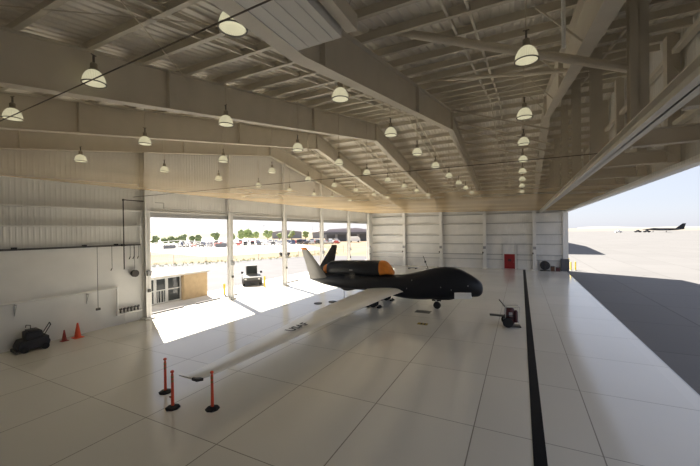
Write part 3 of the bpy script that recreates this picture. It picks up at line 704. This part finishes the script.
# ------------------------------------------------------------------ bollards
def bollard(x, y, label, h=1.15):
    r = empty('bollard', (x, y, 0), label=label, cat='bollard')
    MB().lathe([(0.10,0.04),(0.10,h-0.05),(0.07,h-0.01),(0.02,h)], n=16).build('post_tube', 'yellow', r, smooth=True)
    MB().lathe([(0.17,-0.01),(0.17,0.04),(0.12,0.06)], n=16).build('base_plate', 'apron_white', r)
bollard(6.3, 56.9, 'yellow bollard just outside the open front, left of the pair', 1.2)
bollard(6.85, 57.0, 'yellow bollard just outside the open front, right of the pair', 1.25)
bollard(6.2, 58.4, 'yellow bollard behind the pair outside the corner', 1.6)
bollard(-24.95, 28.7, 'yellow bollard beside the grey tow tractor', 1.2)
bollard(-25.5, 23.6, 'yellow bollard right beside the second door column', 1.1)

# ------------------------------------------------------------------ tan shed outside
sh = empty('utility_shed', (-27.0, 15, 0), label='low tan utility shed with framed glass doors outside the opening', cat='shed')
MB().box(-3.6,0,5.4,7.9,0,2.25).build('tan_wall', 'tan', sh)
MB().box(-3.6,-0.5,0.2,5.4,0,2.25).build('side_wall', 'bgrey', sh)
MB().box(-3.75,0.12,0.05,8.05,2.25,2.42).build('shed_roof', 'apron_white', sh)
for i, (a, b) in enumerate(((1.9,2.9),(2.95,3.95),(4.0,5.35))):
    d_ = MB().box(-0.5,-0.44,a,b,0.05,2.2).build('glass_panel', 'glass', sh)
    mb = MB()
    for y in (a+0.04, b-0.04): mb.box(-0.46,-0.36,y-0.05,y+0.05,0.05,2.25)
    for z in (0.08, 1.15, 2.15): mb.box(-0.46,-0.37,a,b,z-0.04,z+0.04)
    if i < 2:
        for k in range(1, 4): mb.box(-0.44,-0.38,a+k*0.25-0.015,a+k*0.25+0.015,0.1,1.15)
    mb.build('door_frame', 'alu', d_)

# ------------------------------------------------------------------ tow tractor outside
def wheels_x(parent, pts, r, w, m='tyre'):
    for x_, y_ in pts:
        MB().lathe([(0.03,-w/2),(r*0.9,-w/2),(r,-w*0.3),(r,w*0.3),(r*0.9,w/2),(0.03,w/2)],(x_,y_,r),n=18,axis='y').build('wheel', m, parent, smooth=True)
tt = empty('tow_tractor', (-28.0, 30.0, 0), -0.78, label='grey aircraft tow tractor parked outside the door openings', cat='tow tractor')
MB().prism([(-1.7,0.35),(1.75,0.35),(1.85,0.6),(1.7,0.95),(0.6,1.1),(-1.6,1.1),(-1.75,0.8)], -1.0, 1.0, 'y').build('tractor_body', 'truck', tt, bevel=0.06)
cb = MB().prism([(-1.1,1.1),(0.45,1.1),(0.2,2.15),(-1.0,2.15)], -0.62, 0.62, 'y').build('cab', 'truck', tt, bevel=0.04)
MB().prism([(0.44,1.25),(0.25,2.05),(0.22,2.05),(0.41,1.25)], -0.55, 0.55, 'y').build('windshield', 'glass', cb).location = (0.03,0,0)
MB().box(1.75,1.95,-1.02,1.02,0.35,0.62).build('bumper', 'black', tt, bevel=0.02)
for s_ in (-1, 1):
    MB().lathe([(0.02,-0.02),(0.11,-0.02),(0.11,0.02),(0.02,0.02)],(1.79,s_*0.72,0.76),n=14,axis='x').build('headlight', 'white', tt)
    MB().box(0.1,0.3,s_*1.05-0.12,s_*1.05+0.12,1.25,1.5).build('mirror', 'black', tt)
wheels_x(tt, [(-1.1,-0.92),(-1.1,0.92),(1.15,-0.92),(1.15,0.92)], 0.42, 0.3)

# ------------------------------------------------------------------ cars in the far lot
def make_car(m, kind):
    r = empty('parked_car', (0,0,0))
    if kind == 0: body = [(-2.2,0.35),(2.2,0.35),(2.25,0.75),(1.3,0.92),(0.75,1.42),(-1.1,1.45),(-1.75,0.98),(-2.25,0.9)]
    elif kind == 1: body = [(-2.4,0.4),(2.4,0.4),(2.42,1.0),(1.4,1.12),(0.85,1.78),(-2.2,1.8),(-2.45,1.1)]
    else: body = [(-2.7,0.45),(2.7,0.45),(2.7,1.05),(1.5,1.15),(1.0,1.8),(-0.3,1.82),(-0.5,1.15),(-2.7,1.1)]
    b = MB().prism(body, -0.88, 0.88, 'y').build('car_body', m, r)
    zt = {0:1.38,1:1.7,2:1.72}[kind]; zb = {0:0.98,1:1.15,2:1.18}[kind]; xa = {0:(-1.45,-1.02,0.68,1.1),1:(-2.2,-2.1,0.8,1.25),2:(-0.4,-0.28,0.92,1.35)}[kind]
    MB().prism([(xa[0],zb),(xa[1],zt),(xa[2],zt),(xa[3],zb)], -0.90, 0.90, 'y').build('window_glass', 'glass', r)
    wheels_x(r, [(-1.4,-0.8),(-1.4,0.8),(1.4,-0.8),(1.4,0.8)], 0.33, 0.22)
    return r
M['carwhite'] = mat('car_white', (0.75,0.75,0.74), 0.3); M['carsilver'] = mat('car_silver', (0.45,0.45,0.46), 0.3, 0.4); M['carblue'] = mat('car_blue', (0.05,0.07,0.14), 0.3)
M['carred'] = mat('car_red', (0.30,0.03,0.02), 0.3); M['carblack'] = mat('car_black', (0.03,0.03,0.03), 0.3)
protos = []
kinds = [('carwhite',0,'white saloon car'),('carsilver',0,'silver saloon car'),('carblue',1,'dark blue tall car'),('carwhite',2,'white pickup truck'),('carblack',0,'black saloon car'),('carred',0,'red saloon car'),('carsilver',1,'silver tall car'),('carblack',2,'black pickup truck')]
def gpt(px, dist):
    """ground point in a plan bearing seen from the middle of the hangar"""
    a = math.radians(px); return (-math.sin(a)*dist, math.cos(a)*dist)
ncar = 0
for row, (d0, s0, n) in enumerate(((158, -24, 24), (166, -24, 25), (184, -26, 27), (192, -26, 25))):
    for i in range(n):
        if random.random() < 0.08: continue
        bb = math.radians(45); u = s0 + i*3.0
        x = -math.sin(bb)*d0 + math.cos(bb)*u; y = math.cos(bb)*d0 + math.sin(bb)*u; k = random.randrange(len(kinds))
        m_, kd, nm = kinds[k]
        lab = nm + ' among the rows parked in the distant lot beyond the fence'
        src = next((p for kk, p in protos if kk == k), None)
        if src is None:
            c = make_car(m_, kd); tag(c, lab, 'car', 'cars in the distant lot'); protos.append((k, c)); c.location = (x, y, -0.03); c.rotation_euler = (0,0,math.radians(135))
        else: copy_tree(src, (x, y, -0.03), math.radians(135) + random.choice((0, PI)), lab)
        ncar += 1

# carports
for i, (x, y, l) in enumerate(((-114, 84, 'dark flat carport in the distance, left of the parked cars'), (-103, 98, 'dark flat carport in the distance, closest to the parked cars'))):
    g = empty('carport', (x, y, -0.05), 0.9, label=l, cat='carport')
    MB().prism([(-8,2.5),(0,3.2),(8,2.5),(8,2.7),(0,3.4),(-8,2.7)], -2.6, 2.6, 'y').build('canopy_roof', 'bdark', g)
    for xx in (-7, 0, 7): MB().box(xx-0.12,xx+0.12,-0.12,0.12,0,2.6).build('post', 'white', g)
    MB().box(-5,-1,-1.0,1.0,0.3,1.7).build('wall_panel', 'bgrey', g)

# far building with dark canopy
fb = empty('terminal_building', (-96, 186, 0), 0.48, label='long grey and dark hangar building beyond the runway side of the end doors', cat='building')
MB().box(-13,14,-8,8,0,5.4).build('wall_block', 'bgrey', fb)
MB().prism([(-14,5.4),(15,5.4),(13,6.6),(6,7.8),(-10,7.2)], -9, 9, 'y').build('roof_slab', 'mauve', fb)
for i in range(4): MB().box(-12+6.5*i,-7+6.5*i,-8.12,-8,0.1,4.2).build('hangar_door', 'bdark', fb)
MB().box(-15,15,-11.5,-8,4.0,5.2).build('canopy', 'bdark', fb)
v = empty('white_van', (-78, 160, 0), 0.48, label='white box van parked before the long dark building', cat='van')
MB().prism([(-3,0.5),(3,0.5),(3.0,1.6),(2.4,2.6),(1.6,3.0),(-3,3.1)], -1.1, 1.1, 'y').build('van_body', 'white', v)
MB().prism([(2.98,1.6),(2.42,2.55),(2.5,2.6),(3.06,1.65)], -0.95, 0.95, 'y').build('windshield', 'glass', v)
wheels_x(v, [(-1.9,-1.0),(-1.9,1.0),(1.9,-1.0),(1.9,1.0)], 0.45, 0.3)
lb = empty('low_building', (-158, 92, 0), 1.05, label='low mauve building at the edge of the end door opening', cat='building')
MB().box(-14,5,-8,8,0,6.5).build('wall_block', 'mauve', lb); MB().box(-14.4,5.4,-8.4,8.4,6.5,6.9).build('roof_slab', 'bgrey', lb); MB().box(-13,4,-8.1,-8,0.2,2.0).build('window_strip', 'bdark', lb)
# distant low sheds left of the long building
for i, (x, y, w_, h_, l) in enumerate(((-190, 250, 26, 6, 'long low grey shed far behind the parked cars'), (-160, 262, 18, 5, 'short low grey shed beside the long building'))):
    g = empty('distant_shed', (x, y, -0.1), 0.6, label=l, cat='shed')
    MB().box(-w_/2,w_/2,-6,6,0,h_).build('wall_block', 'bgrey', g); MB().prism([(-w_/2-1,h_),(w_/2+1,h_),(0,h_+1.6)], -6.5, 6.5, 'y').build('roof_slab', 'mauve', g)

# trees
def blob(mb, c, r, seed):
    rnd = random.Random(seed); bm = bmesh.new(); bmesh.ops.create_icosphere(bm, subdivisions=2, radius=1)
    for v_ in bm.verts: v_.co *= 1 + rnd.uniform(-0.22, 0.22)
    vs = [(c[0]+v_.co.x*r, c[1]+v_.co.y*r, c[2]+v_.co.z*r*0.9) for v_ in bm.verts]; fs = [tuple(v_.index for v_ in f.verts) for f in bm.faces]
    bm.free(); mb.add(vs, fs)
def tree(x, y, h, m, label, seed, group=None):
    r = empty('shade_tree', (x, y, -0.1), label=label, cat='tree', group=group)
    mb = MB(); rnd = random.Random(seed)
    for i in range(9):
        a = rnd.uniform(0, 6.28); d_ = rnd.uniform(0, h*0.22); blob(mb, (d_*math.cos(a), d_*math.sin(a), h*rnd.uniform(0.42, 0.82)), h*rnd.uniform(0.15, 0.24), seed*31+i)
    mb.build('crown', m, r)
    MB().tube((0,0,0),(0,0,h*0.5),h*0.035,8,h*0.02).tube((0,0,h*0.35),(h*0.12,0,h*0.6),h*0.018,6).build('trunk', 'trunk', r)
tl = [(56.6,176,5.4),(55.5,180,4.8),(54.6,178,5.0),(53.8,182,4.4),(52.9,178,6.0),(51.8,182,4.8),(50.8,180,5.4),(48.4,215,6.5)]
names = ['at the left end of the row', 'second from the left end', 'third from the left end', 'shortest in the middle of the row', 'tallest of the row', 'between the two tallest', 'at the right end of the row', 'standing alone right of the row']
for i, ((be, d_, h), nm) in enumerate(zip(tl, names)):
    x, y = gpt(be, d_); tree(x, y, h, 'leaf', 'dark green round tree beyond the carports, ' + nm, 11+i)
for i, (be, d_, h) in enumerate(((44.6,215,8),(43.4,220,9),(42.2,225,7),(40.4,215,8),(36.5,235,7),(34.2,240,7),(29.5,240,8),(45.8,210,6),(38.5,250,6))):
    x, y = gpt(be, d_); tree(x, y, h, 'leaf2', 'pale green tree standing behind the rows of parked cars', 40+i, 'pale trees behind the parked cars')

# light poles
for i, (be, d_, h, l) in enumerate(((36.6,200,13,'tall thin light pole behind the cars near the second column'),(33.0,210,12,'thin light pole behind the middle of the parked cars'),(31.5,222,13,'thin light pole behind the right end of the parked cars'),(17.9,190,15,'thin mast beside the long dark building'),(41,220,10,'short light pole behind the left end of the parked cars'))):
    x, y = gpt(be, d_); g = empty('light_pole', (x, y, -0.1), label=l, cat='light pole')
    MB().tube((0,0,0),(0,0,h),0.13,8,0.07).build('pole', 'bgrey', g); MB().cbox(0,0,h,1.6,0.3,0.2).build('lamp_head', 'bdark', g)

# chain-link fence on the sandy strip
fpts = [(-66,30),(-60,37),(-57.0,41),(-54.5,46),(-52,51),(-50.2,56),(-48.5,61),(-47,66),(-45.6,71),(-44.4,76),(-43.4,82)]
fc = empty('chain_link_fence', (0,0,0), label='thin chain-link fence along the sandy strip beyond the asphalt', cat='fence')
for x, y in fpts: MB().tube((x,y,-0.05),(x,y,2.1),0.045,6).build('fence_post', 'bgrey', fc)
mb = MB()
for (xa, ya), (xb, yb) in zip(fpts, fpts[1:]):
    mb.tube((xa,ya,2.05),(xb,yb,2.05),0.02,5)
    for k in range(14):
        t0, t1 = k/14, (k+1)/14
        for (za, zb) in ((0.0, 2.0), (2.0, 0.0)):
            mb.tube((xa+(xb-xa)*t0, ya+(yb-ya)*t0, za), (xa+(xb-xa)*t1, ya+(yb-ya)*t1, zb), 0.008, 3)
mb.build('wire_mesh', 'bgrey', fc)
st_ = random.Random(3)
vs_mb = MB()
for i in range(220):
    t = st_.random(); k = min(int(t*10), 9); u = t*10-k
    x = fpts[k][0]+(fpts[k+1][0]-fpts[k][0])*u + st_.uniform(-5,1.5); y = fpts[k][1]+(fpts[k+1][1]-fpts[k][1])*u + st_.uniform(-1,3)
    for j in range(5):
        a = st_.uniform(0,6.28); vs_mb.tube((x,y,-0.1),(x+0.25*math.cos(a),y+0.25*math.sin(a),st_.uniform(0.15,0.45)),0.04,3,0.005)
tag(vs_mb.build('dry_weeds', 'leaf2'), 'dry weeds growing in tufts along the chain-link fence', 'weeds', kind='stuff')
ub = empty('utility_cart', (-52.5, 68, 0), 0.6, label='small dark utility cart on the sandy strip left of the third column', cat='cart')
MB().prism([(-1.3,0.35),(1.3,0.35),(1.3,0.8),(0.4,0.9),(-1.3,0.85)], -0.6, 0.6, 'y').build('cart_body', 'carblack', ub); MB().path([(0.4,-0.5,0.9),(0.1,-0.5,1.7),(-0.9,-0.5,1.7),(-1.0,-0.5,0.85)],0.05,6).build('roll_bar', 'dark_steel', ub)
wheels_x(ub, [(-0.8,-0.55),(-0.8,0.55),(0.8,-0.55),(0.8,0.55)], 0.28, 0.2)

# ------------------------------------------------------------------ beyond the open front
nh = empty('next_hangar', (5.4, 0, 0), label='neighbouring hangar farther along the apron', cat='building')
MB().prism([(98,0),(98,11.2),(140,13.5),(186,11.2),(186,0)], -32, 0, 'x').build('hangar_shell', 'wall', nh)
MB().prism([(97.5,11.2),(140,13.5),(186.5,11.2),(186.5,11.6),(140,14.0),(97.5,11.6)], -32.5, 0.5, 'x').build('roof_slab', 'bgrey', nh)
# dark jet far out on the ramp
fj = empty('parked_jet', (144, 500, 0), math.radians(164), label='dark jet aircraft parked far out on the bright ramp', cat='aircraft')
def r2(x, zt, zb, w, n=16):
    return [(x, w*math.cos(2*PI*i/n), (zt+zb)/2+(zt-zb)/2*math.sin(2*PI*i/n)) for i in range(n)]
MB().loft([r2(*r) for r in ((18.5,3.3,3.1,0.1),(15,3.7,2.7,0.5),(11,4.4,2.4,0.9),(8.5,4.9,2.1,1.1),(4,4.5,1.9,1.4),(-4,4.4,1.9,1.5),(-10,4.3,2.2,1.3),(-15,4.4,2.9,0.9),(-16.5,4.2,3.3,0.6))]).build('fuselage', 'navy', fj, smooth=True)
for s_ in (-1, 1):
    MB().prism([(3.5,s_*1.2),(-0.5,s_*15.5),(-2.8,s_*15.5),(-4.0,s_*1.2)], 2.7, 3.0, 'z').build('wing', 'navy', fj)
    MB().prism([(-12.5,s_*0.5),(-15.5,s_*5),(-17,s_*5),(-16,s_*0.5)], 3.9, 4.05, 'z').build('tailplane', 'navy', fj)
    MB().loft([[(x+AX*0, s_*1.9+0.8*math.cos(2*PI*i/12), 3.1+0.8*math.sin(2*PI*i/12)) for i in range(12)] for x in (5,-3)]).build('engine_intake', 'navy', fj, smooth=True)
MB().prism([(-9.5,4.2),(-15.2,9.6),(-17.8,9.6),(-16.4,4.1)], -0.15, 0.15, 'y').build('tail_fin', 'navy', fj)
for x_, y_ in ((9,0),(-2,1.6),(-2,-1.6)): MB().tube((x_,y_,0.4),(x_,y_,2.3),0.14,6).lathe([(0.05,-0.2),(0.45,-0.2),(0.45,0.2),(0.05,0.2)],(x_,y_,0.45),n=12,axis='y').build('landing_gear', 'tyre', fj)
for i, (x, y, m_, l) in enumerate(((101, 490, 'carwhite', 'tiny white vehicle far out on the ramp, left of the two dark carts'), (119, 492, 'carblack', 'tiny dark ramp cart, farther of the two before the jet nose'), (126, 488, 'carblack', 'tiny dark ramp cart right in front of the jet nose'))):
    g = empty('ramp_vehicle', (x, y, 0), 0.2, label=l, cat='vehicle')
    MB().prism([(-3.2,0.5),(3.2,0.5),(3.2,1.7),(1.4,1.9),(1.0,2.8),(-0.8,2.9),(-1.0,1.8),(-3.2,1.6)], -1.1, 1.1, 'y').build('vehicle_body', m_, g)
    wheels_x(g, [(-2,-1.0),(-2,1.0),(2,-1.0),(2,1.0)], 0.5, 0.3)
# horizon ridges: real low hills far away
def ridge(name, pts, h, depth, m):
    mb = MB(); rnd = random.Random(len(name)); n = 60; vs = []
    for i in range(n+1):
        t = i/n; k = min(int(t*(len(pts)-1)), len(pts)-2); u = t*(len(pts)-1)-k
        x = pts[k][0]+(pts[k+1][0]-pts[k][0])*u; y = pts[k][1]+(pts[k+1][1]-pts[k][1])*u
        hh = h*(0.6+0.5*math.sin(i*0.5)*math.sin(i*0.17+1)+rnd.uniform(0,0.15)); L = math.hypot(x, y)
        vs += [(x, y, -1), (x*(1+0.4*depth/L), y*(1+0.4*depth/L), max(hh, 0.2*h)), (x*(1+depth/L), y*(1+depth/L), -1)]
    fs = []
    for i in range(n):
        for j in (0,1): fs.append((3*i+j,3*i+3+j,3*i+4+j,3*i+1+j))
    mb.add(vs, fs); return struct(mb.build(name, m, smooth=True))
ridge('desert_hills', [(300,2400),(1500,2700),(2900,2300)], 13, 700, 'hill')
ridge('far_hills', [(-3000,1500),(-2200,2600),(-900,3000)], 18, 700, 'hill')

# ------------------------------------------------------------------ light
w = bpy.data.worlds.new('sky'); sc.world = w; w.use_nodes = True
nt = w.node_tree; bg = nt.nodes['Background']
sky = nt.nodes.new('ShaderNodeTexSky'); sky.sky_type = 'NISHITA'; sky.sun_disc = False
SUN = Vector((7.0, -3.7, -7.5)).normalized()
sky.sun_elevation = math.asin(-SUN.z); sky.sun_rotation = math.atan2(-SUN.x, -SUN.y)
sky.air_density = 1.0; sky.dust_density = 1.0; sky.ozone_density = 1.2; sky.altitude = 700
hs = nt.nodes.new('ShaderNodeHueSaturation'); hs.inputs['Saturation'].default_value = 0.6
nt.links.new(sky.outputs[0], hs.inputs['Color']); mxs = nt.nodes.new('ShaderNodeMix'); mxs.data_type = 'RGBA'; mxs.inputs['Factor'].default_value = 0.72
nt.links.new(hs.outputs[0], mxs.inputs[6]); mxs.inputs[7].default_value = (2.95, 3.1, 3.75, 1)
nt.links.new(mxs.outputs[2], bg.inputs['Color'])
bg.inputs['Strength'].default_value = 0.082
sl = bpy.data.lights.new('sun', 'SUN'); sl.energy = 8.8; sl.angle = math.radians(0.53); sl.color = (1.0, 0.93, 0.825)
so = bpy.data.objects.new('sun', sl); COL.objects.link(so); so.rotation_euler = SUN.to_track_quat('-Z', 'Y').to_euler(); so.location = (-60, 30, 60)

# ------------------------------------------------------------------ camera
cd = bpy.data.cameras.new('camera'); co = bpy.data.objects.new('camera', cd); COL.objects.link(co)
yaw, pitch, roll = 0.4668, -0.0062, -0.0131
cy, sy = math.cos(yaw), math.sin(yaw)
fwd = Vector((-sy*math.cos(pitch), cy*math.cos(pitch), math.sin(pitch))); rt = Vector((cy, sy, 0)); up = rt.cross(fwd)
r_ = rt*math.cos(roll) + up*math.sin(roll); u_ = -rt*math.sin(roll) + up*math.cos(roll)
co.matrix_world = Matrix(((r_.x,u_.x,-fwd.x,0),(r_.y,u_.y,-fwd.y,0),(r_.z,u_.z,-fwd.z,6.0),(0,0,0,1)))
cd.sensor_width = 36; cd.lens = 338.8/700*36; cd.clip_start = 0.1; cd.clip_end = 12000
sc.camera = co
sc.view_settings.view_transform = 'Standard'; sc.view_settings.look = 'None'; sc.view_settings.gamma = 1; sc.view_settings.use_curve_mapping = False
sc.view_settings.exposure = 1.5
sc.cycles.max_bounces = 12; sc.cycles.diffuse_bounces = 6; sc.cycles.transparent_max_bounces = 16
